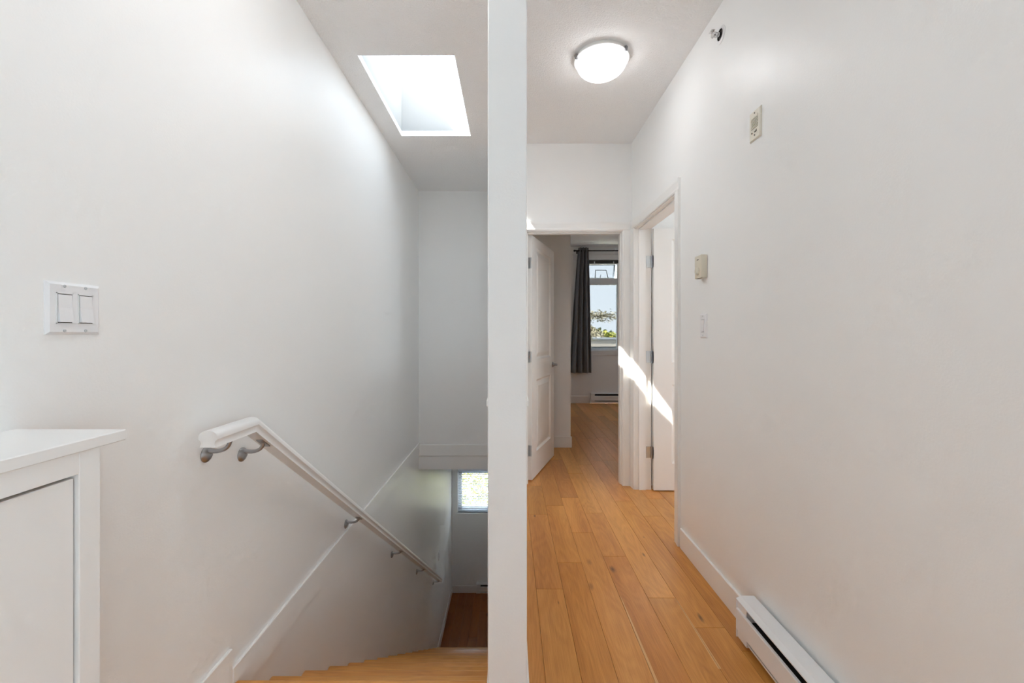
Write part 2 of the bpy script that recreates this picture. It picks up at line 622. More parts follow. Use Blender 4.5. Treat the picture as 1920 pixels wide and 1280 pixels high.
# ------------------------------------------------------------------ floors
fl = MB()
fl.box(XL, XP0, -.8, 1.47, -.26, -.014).box(XP0, XR, -.8, YP, -.26, -.014).box(XP1, XR, YP, YH, -.26, -.014)
fl.box(XP1, .65, YH, YS + .02, -.26, -.014).box(.65, 3.2, YH, YB, -.26, -.014).box(XR, 3.2, .85, YH, -.26, -.014)
floor = struct('floor', fl, 'oak_floor', 'golden oak plank floor running from the hall into the bedroom', 'floor')
floor.color = (1, 1, 1, 1)

struct('floor_living', MB().box(-2.52, 2.52, -3.72, -.8, -.26, .006), 'bounce_floor', 'pale floor added to bounce neutral light in the unseen living room', 'floor')


def plank(x0, x1, y0, y1, ztop, parent, tint, th=.0135, m='oak_floor'):
    g = .0004
    hx, hy = (x1 - x0) / 2 - g, (y1 - y0) / 2 - g
    bv = .0011
    t = MB()
    v = []
    for (ax, ay, az) in ((hx, hy, -th), (hx, hy, -bv), (hx - bv, hy - bv, 0)):
        v += [(-ax, -ay, az), (ax, -ay, az), (ax, ay, az), (-ax, ay, az)]
    f = [(3, 2, 1, 0), (8, 9, 10, 11)]
    for r in (0, 4):
        f += [(r + i, r + (i + 1) % 4, r + 4 + (i + 1) % 4, r + 4 + i) for i in range(4)]
    t.raw(v, f)
    if any(x0 - .01 < k_[0] < x1 + .01 and y0 < k_[1] < y1 for k_ in KNOTS) or (abs((x0 + x1) / 2 - .5125) < .1 and y0 < 1.9) or (abs((x0 + x1) / 2 - .7625) < .1 and y0 < 1.9 < 1.97 and y1 > 1.5):
        m = 'oak_marked'
    o = t.build('plank', m, parent, world=False)
    o.location = ((x0 + x1) / 2, (y0 + y1) / 2, ztop)
    o.color = (*tint, 1)
    return o


PW = .1275
PX0 = .119 + .006
JOINTS = {-1: [2.51], 0: [2.033, 2.872, 3.41], 1: [2.269], 2: [2.61, 3.164], 3: [2.331, 2.891, 3.71], 4: [1.964, 3.95], 5: [1.765, 3.1], 6: [2.844, 4.1]}
TINTS = {(-1, 0): (.93, .90, .84), (0, 0): (1.0, 1.0, .98), (0, 1): (.96, .92, .90), (1, 0): (.97, .92, .85), (1, 1): (1.0, .97, .95), (2, 0): (1.0, .96, .92), (3, 0): (.94, .84, .76),
         (2, 1): (1.08, 1.05, 1.08), (3, 1): (1.06, 1.02, 1.02), (4, 1): (1.14, 1.16, 1.18), (4, 0): (1.0, .98, .93), (5, 0): (.99, .95, .88), (5, 1): (1.0, .97, .88), (6, 0): (.95, .92, .82)}
rp = random.Random(11)


def rand_tint():
    s = rp.uniform(.86, 1.12)
    return (s, s * rp.uniform(.94, 1.04), s * rp.uniform(.86, 1.08))


def lay(k, x0, x1, y0, y1, ztop, parent, joints=(), th=.0135, m='oak_floor', shade_tint=(1, 1, 1)):
    js = sorted(j for j in joints if y0 + .1 < j < y1 - .1)
    cuts = [y0]
    if js:
        y = js[0]
        back = []
        while y - y0 > 1.6:
            y -= rp.uniform(.7, 1.45)
            if y - y0 > .3:
                back.append(y)
        cuts += sorted(back)
        base = len(cuts) - 1
        cuts += js
    else:
        base = 0
    y = cuts[-1]
    if not js:
        y += rp.uniform(.3, 1.3)
        if y < y1 - .2:
            cuts.append(y)
    while y1 - y > 1.4:
        y += rp.uniform(.7, 1.4)
        if y1 - y > .25:
            cuts.append(y)
    cuts.append(y1)
    for i, (a, b) in enumerate(zip(cuts, cuts[1:])):
        t = TINTS.get((k, i - base)) if (joints and ztop == 0) else None
        plank(x0, x1, a, b, ztop, parent, tuple(p * q for p, q in zip(t or rand_tint(), shade_tint)), th, m)


for k in range(-9, 26):
    a, b = PX0 + PW * k, PX0 + PW * (k + 1)
    # landing in front of the stairs
    if a < XP0:
        x0, x1 = max(a, XL), min(b, XP0)
        if x1 - x0 > .004:
            lay(k, x0, x1, -.8, 1.44, 0, floor)
    if b > XP0:
        x0, x1 = max(a, XP0), min(b, 3.2)
        if x1 - x0 < .004:
            continue
        y0 = YP if False else -.8
        if x0 > XR:
            y0 = 1.0
        y1 = YB if x1 > .66 else YS + .01
        lay(k, x0, x1, y0, y1, 0, floor, JOINTS.get(k, ()))
# rounded nosing board along the stair edge
nb = MB().box(XL + .013, XP0 - .013, 1.44, 1.505, -.030, .0, bevel=.011, seg=3).build('edge_board', 'oak_stair', floor, smooth=True)
nb.color = (1.0, .97, .88, 1)

lowfl = struct('floor_lower', MB().box(XL, XP0, 5.6, YL, LOW - .1, LOW - .014), 'oak_floor', 'oak plank floor tinted darker for the low light at the foot of the stairs', 'floor')
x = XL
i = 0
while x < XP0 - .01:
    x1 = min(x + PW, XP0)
    lay(50 + i, x, x1, 5.62, YL, LOW, lowfl, shade_tint=(.42, .27, .17))  # boards tinted darker to stand in for the dim lower hall
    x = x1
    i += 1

# ------------------------------------------------------------------ staircase
st = thing('staircase', ((XL + XP0) / 2, 1.49, LOW), 'oak staircase going down from the landing to the lower hall', 'staircase')
Y1, RUN, RISE, Z1 = 1.747, .279, .1967, -.18
for n in range(1, 16):
    yn = Y1 + RUN * (n - 1)
    zn = Z1 - RISE * (n - 1)
    ya = yn - RUN - .035
    t = MB().box(XL + .001, XP0 - .001, ya, yn, zn - .028, zn, bevel=.009, seg=3)
    o = t.build('tread', 'oak_stair', st, smooth=True)
    me = o.data
    s = rp.uniform(.9, 1.1)
    o.color = (s, s * rp.uniform(.95, 1.02), s * rp.uniform(.88, 1.02), 1)
    r = MB().box(XL + .001, XP0 - .001, yn - .045, yn - .027, zn - RISE if n < 15 else LOW, zn - .028).build('riser', 'oak_stair', st)
    r.color = (.95, .93, .88, 1)
r = MB().box(XL + .001, XP0 - .001, 1.47, 1.485, Z1 - .03, -.030).build('riser', 'oak_stair', st)
r.color = (.95, .93, .88, 1)

# ------------------------------------------------------------------ baseboards and bands
BT = .012


def board(name, x0, x1, y0, y1, z0, z1, label, cat='baseboard'):
    return struct(name, MB().box(x0, x1, y0, y1, z0, z1, bevel=.003), 'trim_paint', label, cat)


board('baseboard_left', XL, XL + BT, -.8, 1.486, 0, .122, 'white baseboard on the landing ending at the stair edge')
board('baseboard_right', XR - BT, XR, -.8, DR0 - .083, 0, .114, 'white baseboard below the thermostat running to the door casing')
board('baseboard_half', XP1, XP1 + BT, YP, YH - .001, 0, .112, 'white baseboard on the hall face of the half wall')
board('baseboard_middle', XP0 - BT, XP1 + BT, YP - BT, YP, 0, .112, 'white baseboard across the narrow wall end')
board('baseboard_closet', XP1 + .01, .65 + BT, YS - BT, YS, 0, .118, 'white baseboard on the cream wall behind the bedroom door')
board('baseboard_bedroom', .65, 1.405, YB - BT, YB, 0, .13, 'shaded white baseboard under the grey curtain')
board('baseboard_bedroom_rest', 2.9, 3.2, YB - BT, YB, 0, .13, 'white baseboard beyond the bedroom heater')
board('baseboard_lower_left', XL, XL + BT, 5.68, YL, LOW, LOW + .12, 'white baseboard along the foot of the stairs wall')
board('baseboard_lower_end', XL + BT, -.56, YL - BT, YL, LOW, LOW + .12, 'shaded baseboard below the lower window')
board('trim_1', XL, XL + BT, 1.488, YS, -.08, .05, 'white band along the stair wall at floor level', 'trim')
board('trim_2', XL + BT, XP0 - BT, YS - BT, YS, -.088, .03, 'white band across the stairwell end wall', 'trim')
board('trim_3', XP0 - BT, XP0, YP, YS, -.08, .055, 'white band on the stair face of the half wall', 'trim')

# ------------------------------------------------------------------ doors
CP = [(0, 0), (0, .010), (.008, .013), (.016, .012), (.055, .017), (.068, .017), (.068, 0)]


def casing_leg(mb, u0, sgn, z1, put):
    """put(u, d, z): u along the wall, d proud of it"""
    mb.prism(CP, lambda p: put(u0 + sgn * p[0], p[1], 0), lambda p: put(u0 + sgn * p[0], p[1], z1))


def casing_head(mb, u0, u1, z0, put):
    mb.prism(CP, lambda p: put(u0, p[1], z0 + p[0]), lambda p: put(u1, p[1], z0 + p[0]))


def panel_leaf(w_, h, t, panels):
    """moulded two panel leaf: local x 0..w, y 0..t (face at y=0), z 0..h"""
    mb = MB()
    xs = (panels[0][0], panels[0][1])
    for side in (0, 1):
        Y = 0 if side == 0 else t
        sg = 1 if side == 0 else -1

        def q(x0, x1, z0, z1, y0=Y):
            mb.raw([(x0, y0, z0), (x1, y0, z0), (x1, y0, z1), (x0, y0, z1)], [(0, 1, 2, 3)])
        q(0, xs[0], 0, h)
        q(xs[1], w_, 0, h)
        zc = 0
        for (px0, px1, pz0, pz1) in panels:
            q(xs[0], xs[1], zc, pz0)
            zc = pz1
            rings = [(0, 0), (.016, .013), (.024, .013), (.060, .003)]
            R = []
            for ins, dep in rings:
                R.append([(px0 + ins, Y + sg * dep, pz0 + ins), (px1 - ins, Y + sg * dep, pz0 + ins), (px1 - ins, Y + sg * dep, pz1 - ins), (px0 + ins, Y + sg * dep, pz1 - ins)])
            for a, b in zip(R, R[1:]):
                for i in range(4):
                    j = (i + 1) % 4
                    mb.raw([a[i], a[j], b[j], b[i]], [(0, 1, 2, 3)])
            mb.raw(R[-1], [(0, 1, 2, 3)])
        q(xs[0], xs[1], zc, h)
    mb.raw([(0, 0, 0), (0, t, 0), (0, t, h), (0, 0, h)], [(0, 1, 2, 3)])
    mb.raw([(w_, 0, 0), (w_, t, 0), (w_, t, h), (w_, 0, h)], [(0, 1, 2, 3)])
    mb.raw([(0, 0, h), (w_, 0, h), (w_, t, h), (0, t, h)], [(0, 1, 2, 3)])
    mb.raw([(0, 0, 0), (w_, 0, 0), (w_, t, 0), (0, t, 0)], [(0, 1, 2, 3)])
    return mb


# bedroom door
d1 = thing('door_1', (DB0, YH2, 0), 'open white panelled bedroom door at the end of the hall', 'door', kind='structure')
JT = .018
put1 = lambda u, d, z: (u, YH - d, z)
put1b = lambda u, d, z: (u, YH2 + d, z)
m_ = MB(); casing_leg(m_, DB1, 1, DH + .0, put1); m_.build('casing', 'trim_paint', d1)
m_ = MB(); casing_leg(m_, DB0, -1, DH + .0, put1); m_.build('casing', 'trim_paint', d1)
m_ = MB(); casing_head(m_, DB0 - .068, DB1 + .068, DH, put1); m_.build('casing', 'trim_paint', d1)
m_ = MB(); casing_leg(m_, DB1, 1, DH, put1b); m_.build('casing', 'trim_paint', d1)
m_ = MB(); casing_head(m_, DB0 - .068, DB1 + .068, DH, put1b); m_.build('casing', 'trim_paint', d1)
MB().box(DB1 - .003, DB1 + JT, YH - .001, YH2 + .001, 0, DH).box(DB1 - .013, DB1 - .003, YH + .03, YH2 - .04, 0, DH - .012).build('jamb', 'trim_paint', d1)
MB().box(DB0 - JT, DB0 + .003, YH - .001, YH2 + .001, 0, DH).box(DB0 + .003, DB0 + .013, YH + .03, YH2 - .04, 0, DH - .012).build('jamb', 'trim_paint', d1)
MB().box(DB0, DB1, YH - .001, YH2 + .001, DH - .006, DH + JT).box(DB0 + .013, DB1 - .013, YH + .03, YH2 - .04, DH - .016, DH - .006).build('head_jamb', 'trim_paint', d1)
LH, LT = 2.018, .035
leaf = panel_leaf(.760, LH, LT, [(.135, .625, .205, .815), (.135, .625, .985, 1.935)]).build('leaf', 'door_paint', d1, world=False, weld=True)
# hinge corner and swing
ang = math.atan2(4.23 - 3.51, .439 - .1825)
leaf.location = Vector((.1825, 3.515, .009)) - Vector((DB0, YH2, 0))
leaf.rotation_euler = (0, 0, ang)


def lever(mb, w_, z):
    mb.lathe([(0, 0), (.026, 0), (.026, .004), (.022, .008), (.012, .010), (.010, .045), (0, .045)], Matrix.Translation((w_, 0, z)) @ AX_YN, seg=24)
    mb.tube([(w_, -.042, z), (w_ - .02, -.046, z + .001), (w_ - .05, -.046, z + .004), (w_ - .085, -.040, z + .001), (w_ - .10, -.034, z - .006)], [.009, .009, .008, .008, .006], seg=10)


m_ = MB(); lever(m_, .760 - .062, .905); m_.build('handle', 'pewter', leaf, smooth=True, world=False)
m_ = MB(); m_.lathe([(0, 0), (.026, 0), (.026, .004), (.012, .010), (.010, .045), (0, .045)], Matrix.Translation((.698, LT, .905)) @ Matrix.Rotation(-PI / 2, 4, 'X'), seg=24)
m_.tube([(.698, LT + .042, .905), (.65, LT + .046, .908), (.60, LT + .036, .90)], .008); m_.build('handle', 'pewter', leaf, smooth=True, world=False)
for z in (.24, 1.015, 1.79):
    m_ = MB().box(-.0015, .0005, .004, LT - .003, z - .045, z + .045)
    m_.tube([(-.004, LT + .004, z - .045), (-.004, LT + .004, z + .045)], .006)
    m_.build('hinge', 'steel', leaf, world=False)

# side door
d2 = thing('door_2', (XR, DR1, 0), 'white door opened into the side room beside the thermostat wall', 'door', kind='structure')
put2 = lambda u, d, z: (XR - d, u, z)
put2b = lambda u, d, z: (XR + .125 + d, u, z)
m_ = MB(); casing_leg(m_, DR1, 1, DH, put2); m_.build('casing', 'trim_paint', d2)
m_ = MB(); casing_leg(m_, DR0, -1, DH, put2); m_.build('casing', 'trim_paint', d2)
m_ = MB(); casing_head(m_, DR0 - .068, DR1 + .068, DH, put2); m_.build('casing', 'trim_paint', d2)
m_ = MB(); casing_leg(m_, DR0, -1, DH, put2b); m_.build('casing', 'trim_paint', d2)
m_ = MB(); casing_head(m_, DR0 - .068, DR1 + .04, DH, put2b); m_.build('casing', 'trim_paint', d2)
MB().box(XR - .001, XR + .127, DR1 - .003, DR1 + JT, 0, DH).box(XR + .028, XR + .082, DR1 - .014, DR1 - .003, 0, DH - .012).build('jamb', 'trim_paint', d2)
MB().box(XR - .001, XR + .127, DR0 - JT, DR0 + .003, 0, DH).box(XR + .028, XR + .082, DR0 + .003, DR0 + .014, 0, DH - .012).build('jamb', 'trim_paint', d2)
MB().box(XR - .001, XR + .127, DR0, DR1, DH - .006, DH + JT).box(XR + .028, XR + .082, DR0 + .014, DR1 - .014, DH - .016, DH - .006).build('head_jamb', 'trim_paint', d2)
leaf2 = panel_leaf(.80, LH, LT, [(.138, .662, .205, .815), (.138, .662, .985, 1.935)]).build('leaf', 'door_paint', d2, world=False, weld=True)
leaf2.location = Vector((XR + .133, 3.286, .009)) - Vector((XR, DR1, 0))
m_ = MB(); lever(m_, .74, .905); m_.build('handle', 'pewter', leaf2, smooth=True, world=False)
for z in (.293, 1.035, 1.775):
    m_ = MB().box(XR + .085, XR + .125, DR1 - .0055, DR1 - .003, z - .045, z + .045, bevel=.001)
    for dz in (-.03, 0, .03):
        m_.lathe([(0, 0), (.0035, 0), (.0035, .001), (0, .001)], Matrix.Translation((XR + .098 + (0 if dz else -.006), DR1 - .0055, z + dz)) @ AX_YN, seg=10)
    m_.tube([(XR + .130, DR1 - .014, z - .047), (XR + .130, DR1 - .014, z + .047)], .0065)
    m_.box(XR + .133, XR + .1345, 3.289, 3.318, z - .045, z + .045)
    m_.build('hinge', 'steel', d2)

# ------------------------------------------------------------------ windows
w1 = thing('window_1', (BW0, YB, BWZ0), 'bedroom window with a propped open upper sash', 'window', kind='structure')
yf0, yf1 = YB + .05, YB + .13
FR = .05
MB().box(BW0, BW1, yf0, yf1, BWZ0, BWZ0 + .035, bevel=.004).box(BW0, BW1, yf0, yf1, BWZ1 - .06, BWZ1, bevel=.004).box(BW0, BW0 + FR, yf0, yf1, BWZ0, BWZ1, bevel=.004) \
    .box(BW1 - FR, BW1, yf0, yf1, BWZ0, BWZ1, bevel=.004).build('frame', 'vinyl', w1)
ZT0, ZT1 = 2.075, 2.19
MB().box(BW0 + FR, BW1 - FR, yf0 - .005, yf1, ZT0, ZT1, bevel=.004).build('transom', 'vinyl', w1)
MB().box(BW0 + FR, BW1 - FR, yf0 + .030, yf0 + .036, BWZ0 + .035, ZT0).build('pane', 'tinted_glass', w1)
MB().box(BW0 - .04, BW1 + .04, YB - .022, yf0, BWZ0 - .02, BWZ0 + .002, bevel=.004).build('sill', 'trim_paint', w1)
MB().box(BW0 - .03, BW1 + .03, YB - .012, YB, BWZ0 - .085, BWZ0 - .02, bevel=.002).build('apron', 'trim_paint', w1)
# propped sash: hinged at its top, swung out at the foot
sash_m = Matrix.Translation((0, yf1 - .02, BWZ1 - .065)) @ Matrix.Rotation(math.radians(19), 4, 'X')
sx0, sx1 = BW0 + FR + .01, BW1 - FR - .01
SH = BWZ1 - .065 - ZT1
s_ = MB().box(sx0, sx1, 0, .03, -.014, 0, mtx=sash_m).box(sx0, sx1, 0, .03, -SH, -SH + .012, mtx=sash_m).box(sx0, sx0 + .028, 0, .03, -SH, 0, mtx=sash_m).box(sx1 - .028, sx1, 0, .03, -SH, 0, mtx=sash_m)
sash = s_.build('sash', 'sash_grey', w1)
MB().box(sx0 + .028, sx1 - .028, .012, .017, -SH + .012, -.014, mtx=sash_m).build('pane', 'tinted_glass', sash)
bx0, bx1 = 1.505, 1.735
by, bz = yf0 + .03, ZT1
MB().tube([(bx0, by, bz), (bx0 + .022, by + .07, bz + .155), (bx1 - .022, by + .07, bz + .155), (bx1, by, bz)], .0075, seg=8) \
    .tube([(bx0 + .085, by, bz), (bx0 + .105, by + .03, bz + .065)], .005, seg=8).build('latch_bracket', 'dark_metal', w1)

w2 = thing('window_2', (LW0, YL, LWZ0), 'small lower hall window behind white blinds', 'window', kind='structure')
MB().box(LW0, LW1, YL + .07, YL + .12, LWZ0, LWZ0 + .07).box(LW0, LW1, YL + .07, YL + .12, LWZ1 - .09, LWZ1).box(LW0, LW0 + .06, YL + .07, YL + .12, LWZ0, LWZ1).box(LW1 - .06, LW1, YL + .07, YL + .12, LWZ0, LWZ1).build('frame', 'vinyl', w2)
MB().box(LW0 + .06, LW1 - .06, YL + .09, YL + .095, LWZ0 + .07, LWZ1 - .09).build('pane', 'soft_glass', w2)
MB().box(LW0 - .03, LW1 + .03, YL - .02, YL + .07, LWZ0 - .022, LWZ0, bevel=.003).box(LW0 - .02, LW1 + .02, YL - .01, YL, LWZ0 - .06, LWZ0 - .022).build('sill', 'trim_paint', w2)

w4 = thing('added_window_4', (1.6, -3.66, .9), 'unseen living room window added behind the camera for daylight', 'window', kind='structure')  # added out of view as a daylight source
MB().box(1.15, 2.05, -3.70, -3.63, .9, .96).box(1.15, 2.05, -3.70, -3.63, 2.04, 2.1).box(1.15, 1.21, -3.70, -3.63, .96, 2.04).box(1.99, 2.05, -3.70, -3.63, .96, 2.04).build('frame', 'vinyl', w4)
MB().box(1.21, 1.99, -3.67, -3.665, .96, 2.04).build('pane', 'clear_glass', w4)
for nm, x in (('added_window_6', 2.46),):
    w6 = thing(nm, (x, -2.2, .3), 'unseen side window of the living room, added to light the hall walls', 'window', kind='structure')  # unseen opening added to throw daylight on the hall walls
    MB().box(x - .03, x + .03, -3.2, -1.2, .3, .36).box(x - .03, x + .03, -3.2, -1.2, 2.34, 2.4).box(x - .03, x + .03, -3.2, -3.14, .36, 2.34).box(x - .03, x + .03, -1.26, -1.2, .36, 2.34).build('frame', 'vinyl', w6)
    MB().box(x - .003, x + .003, -3.14, -1.26, .36, 2.34).build('pane', 'bedroom_glass', w6)
w5 = thing('added_window_5', (3.26, 2.0, .85), 'unseen window of the side room, added on the outer wall for daylight', 'window', kind='structure')  # added to bring daylight into the side room
MB().box(3.22, 3.28, 1.35, 2.65, .85, .91).box(3.22, 3.28, 1.35, 2.65, 2.09, 2.15).box(3.22, 3.28, 1.35, 1.41, .91, 2.09).box(3.22, 3.28, 2.59, 2.65, .91, 2.09).build('frame', 'vinyl', w5)
MB().box(3.25, 3.255, 1.41, 2.59, .91, 2.09).build('pane', 'side_glass', w5)

w8 = thing('added_window_8', (3.26, 6.1, .85), 'unseen side window of the bedroom, added on the outer wall for daylight', 'window', kind='structure')  # added to lift the light in the bedroom
MB().box(3.22, 3.28, 5.4, 6.8, .85, .91).box(3.22, 3.28, 5.4, 6.8, 2.19, 2.25).box(3.22, 3.28, 5.4, 5.46, .91, 2.19).box(3.22, 3.28, 6.74, 6.8, .91, 2.19).build('frame', 'vinyl', w8)
MB().box(3.25, 3.255, 5.46, 6.74, .91, 2.19).build('pane', 'dim_glass', w8)

# lower blind: every slat a part
bl = thing('window_blind', ((LW0 + LW1) / 2, YL + .03, LWZ0), 'white slatted blind lowered over the small window beyond the stairs', 'blind')
MB().box(LW0 + .006, LW1 - .006, YL + .012, YL + .045, LWZ1 - .03, LWZ1 - .002).build('head_rail', 'blind_slat', bl)
MB().box(LW0 + .006, LW1 - .006, YL + .018, YL + .042, LWZ0 + .004, LWZ0 + .020, bevel=.003).build('bottom_rail', 'blind_slat', bl)
sl_me = None
nsl = 24
for i in range(nsl):
    z = LWZ0 + .040 + i * (LWZ1 - .045 - LWZ0 - .040) / (nsl - 1)
    if sl_me is None:
        t = MB()
        hw_ = (LW1 - LW0) / 2 - .008
        a = math.radians(10)
        ca, sa = math.cos(a) * .0125, math.sin(a) * .0125
        t.raw([(-hw_, -ca, -sa), (hw_, -ca, -sa), (hw_, 0, .0025), (-hw_, 0, .0025), (hw_, ca, sa), (-hw_, ca, sa),
               (-hw_, -ca, -sa - .0008), (hw_, -ca, -sa - .0008), (hw_, 0, .0017), (-hw_, 0, .0017), (hw_, ca, sa - .0008), (-hw_, ca, sa - .0008)],
              [(0, 1, 2, 3), (3, 2, 4, 5), (7, 6, 9, 8), (8, 9, 11, 10), (0, 6, 7, 1), (5, 4, 10, 11)])
        so = t.build('slat', 'blind_slat', bl, world=False)
        sl_me = so.data
    else:
        so = bpy.data.objects.new('slat', sl_me)
        col.objects.link(so)
        so.parent = bl
    so.location = (0, 0, z - LWZ0)
for x in (LW0 + .12, LW1 - .12):
    MB().tube([(x, YL + .03, LWZ0 + .01), (x, YL + .03, LWZ1 - .01)], .0012, seg=6).build('cord', 'blind_slat', bl)

# bedroom: raised blind pack, curtain and rod
rb = thing('roller_blind', ((BW0 + BW1) / 2, YB + .02, BWZ1 - .10), 'raised blind bunched at the top of the bedroom window', 'blind')
MB().box(BW0 + .004, BW1 - .004, YB + .004, YB + .046, BWZ1 - .025, BWZ1 - .002).build('head_rail', 'blind_dark', rb)
for i in range(5):
    MB().box(BW0 + .006, BW1 - .006, YB + .010, YB + .042, BWZ1 - .058 + i * .0065, BWZ1 - .0535 + i * .0065).build('slat', 'blind_dark', rb)
for x in (BW0 + .30, BW1 - .13):
    MB().box(x, x + .018, YB + .006, YB + .010, BWZ1 - .066, BWZ1 - .01).build('tape', 'vinyl', rb)
MB().box(BW0 + .006, BW1 - .006, YB + .008, YB + .044, BWZ1 - .075, BWZ1 - .060).build('bottom_rail', 'vinyl', rb)
vb = struct('trim_4', MB().box(BW0 - .06, BW1 + .06, YB - .020, YB, BWZ1, BWZ1 + .085, bevel=.003).box(BW0 - .075, BW1 + .075, YB - .03, YB, BWZ1 + .085, BWZ1 + .105, bevel=.003),
            'trim_paint', 'white head trim above the bedroom window', 'trim')

RZ, RY = 2.645, YB - .085
rod = thing('curtain_rod', (1.5, RY, RZ), 'thin dark curtain rod above the bedroom window', 'curtain rod')
MB().tube([(1.13, RY, RZ), (2.20, RY, RZ)], .010, seg=12).build('pole', 'dark_metal', rod, smooth=True)
for x, s in ((1.13, -1), (2.20, 1)):
    MB().lathe([(0, 0), (.016, 0), (.018, .012), (.016, .022), (.01, .03), (0, .03)], Matrix.Translation((x, RY, RZ)) @ (AX_X if s > 0 else AX_XN), seg=16).build('finial', 'dark_metal', rod, smooth=True)
for x in (1.17, 2.16):
    MB().tube([(x, RY, RZ - .012), (x, YB - .004, RZ - .012)], .006).box(x - .012, x + .012, YB - .005, YB - .0005, RZ - .05, RZ + .02).build('bracket', 'dark_metal', rod)

ct = thing('curtain', (1.24, RY, .54), 'grey grommet curtain gathered beside the bedroom window', 'curtain')
NU, NV = 90, 30
vv, ff = [], []
ZC0, ZC1 = .535, 2.70
for j in range(NV + 1):
    v = j / NV
    z = ZC0 + (ZC1 - ZC0) * v
    spread = (1 - v) ** .8
    xa = 1.185 - .155 * spread
    xb = 1.352 + .055 * spread
    amp = .040 + .012 * spread
    for i in range(NU + 1):
        u = i / NU
        ph = u * 2 * PI * 3.5 + .25 * math.sin(v * 2.2)
        x = xa + (xb - xa) * u + .006 * math.sin(2 * ph)
        y = RY + amp * math.sin(ph) * (1 + .15 * math.sin(u * 9 + v * 2)) + .004 * math.sin(v * 14 + u * 20) * (1 - v)
        vv.append((x, y, z))
for j in range(NV):
    for i in range(NU):
        a = j * (NU + 1) + i
        ff.append((a, a + 1, a + NU + 2, a + NU + 1))
cm = MB().raw(vv, ff).build('fabric', 'curtain_grey', ct, smooth='all')
so_ = cm.modifiers.new('thickness', 'SOLIDIFY')
so_.thickness = .002
for i in range(4):
    x = 1.185 + .165 * (i + .55) / 4
    m_ = MB()
    R_, r_ = .018, .004
    pts = [(x, RY + R_ * math.cos(a), RZ + R_ * math.sin(a)) for a in [2 * PI * k / 20 for k in range(21)]]
    m_.tube(pts, r_, seg=6, cap=False).build('grommet', 'pewter', ct, smooth=True)

# ------------------------------------------------------------------ handrail
hr = thing('handrail', (XL + .08, 1.27, EYE - .33), 'white painted handrail sloping down the stair wall on metal brackets', 'handrail')
RXC = -.898
prof = []
# section: rounded top, hollow under it, narrower foot  (u across, v up, v = 0 at the top)
for a in range(0, 181, 20):
    prof.append((.028 * math.cos(math.radians(a)), -.018 + .018 * math.sin(math.radians(a))))
prof += [(-.028, -.026), (-.022, -.032), (-.020, -.040), (-.024, -.050), (.024, -.050), (.020, -.040), (.022, -.032), (.028, -.026)]
prof = prof[::-1]
YE, ZE = 1.487, EYE - .289
YR1, ZR1 = 5.537, EYE - 3.165
sl_ = math.atan2(ZE - ZR1, YR1 - YE)
stations = []


def sect(y, z, tilt):
    # cut plane leaning by 'tilt' from the vertical
    out = []
    for u, v in prof:
        out.append((RXC + u, y + v * math.tan(tilt), z + v))
    return out


n = len(prof)
S = [[(RXC + u, 1.268, ZE + v) for u, v in prof]]
# mitre: horizontal piece meets the sloping one on the bisecting plane
S.append([(RXC + u, YE + v * math.tan(sl_ / 2), ZE + v) for u, v in prof])
cs, sn = math.cos(sl_), math.sin(sl_)
S.append([(RXC + u, YR1 + v * sn, ZR1 + v * cs) for u, v in prof])
m_ = MB()
vsx = [p for s in S for p in s]
fx = [(k * n + i, k * n + (i + 1) % n, (k + 1) * n + (i + 1) % n, (k + 1) * n + i) for k in range(2) for i in range(n)]
fx += [tuple(range(n)), tuple(range(2 * n, 3 * n))]
m_.raw(vsx, fx)
m_.build('rail', 'rail_paint', hr, smooth=True)
for (y, dep, sloped) in ((1.370, .388, False), (1.553, .440, True), (2.537, 1.132, True), (3.524, 1.825, True), (4.454, 2.487, True), (5.412, 3.160, True)):
    zc = EYE - dep
    ros = MB().lathe([(0, .014), (.008, .0135), (.016, .011), (.022, .007), (.0255, .003), (.0255, .0)], Matrix.Translation((XL + .0005, y, zc)) @ AX_X, seg=28)
    ros.lathe([(0, 0), (.003, 0), (.003, .002), (0, .002)], Matrix.Translation((XL + .012, y + .010, zc - .004)) @ AX_X, seg=8)
    b_ = ros.build('bracket', 'pewter', hr, smooth=True)
    yt = y + (.0 if not sloped else .0)
    ztop = (ZE - .050) if not sloped else ZE - (y - YE) * math.tan(sl_) - .050 / cs
    pts = []
    z0 = zc + .012
    for k in range(9):
        t = k / 8
        a = t * PI / 2
        pts.append((XL + .006 + (RXC - XL - .006) * math.sin(a) ** .9, y, z0 - .004 * math.sin(PI * t) + (ztop - z0) * (1 - math.cos(a)) ** 1.2))
    MB().tube(pts, [.0085, .0075, .007, .0065, .0065, .0065, .0065, .007, .008], seg=10).build('arm', 'pewter', b_, smooth=True)
    tl = 0 if not sloped else -sl_
    mt = Matrix.Translation((RXC, y, ztop - .003)) @ Matrix.Rotation(tl, 4, 'X')
    MB().box(-.012, .012, -.03, .03, -.001, .0035, bevel=.0012, mtx=mt).build('saddle', 'pewter', b_)

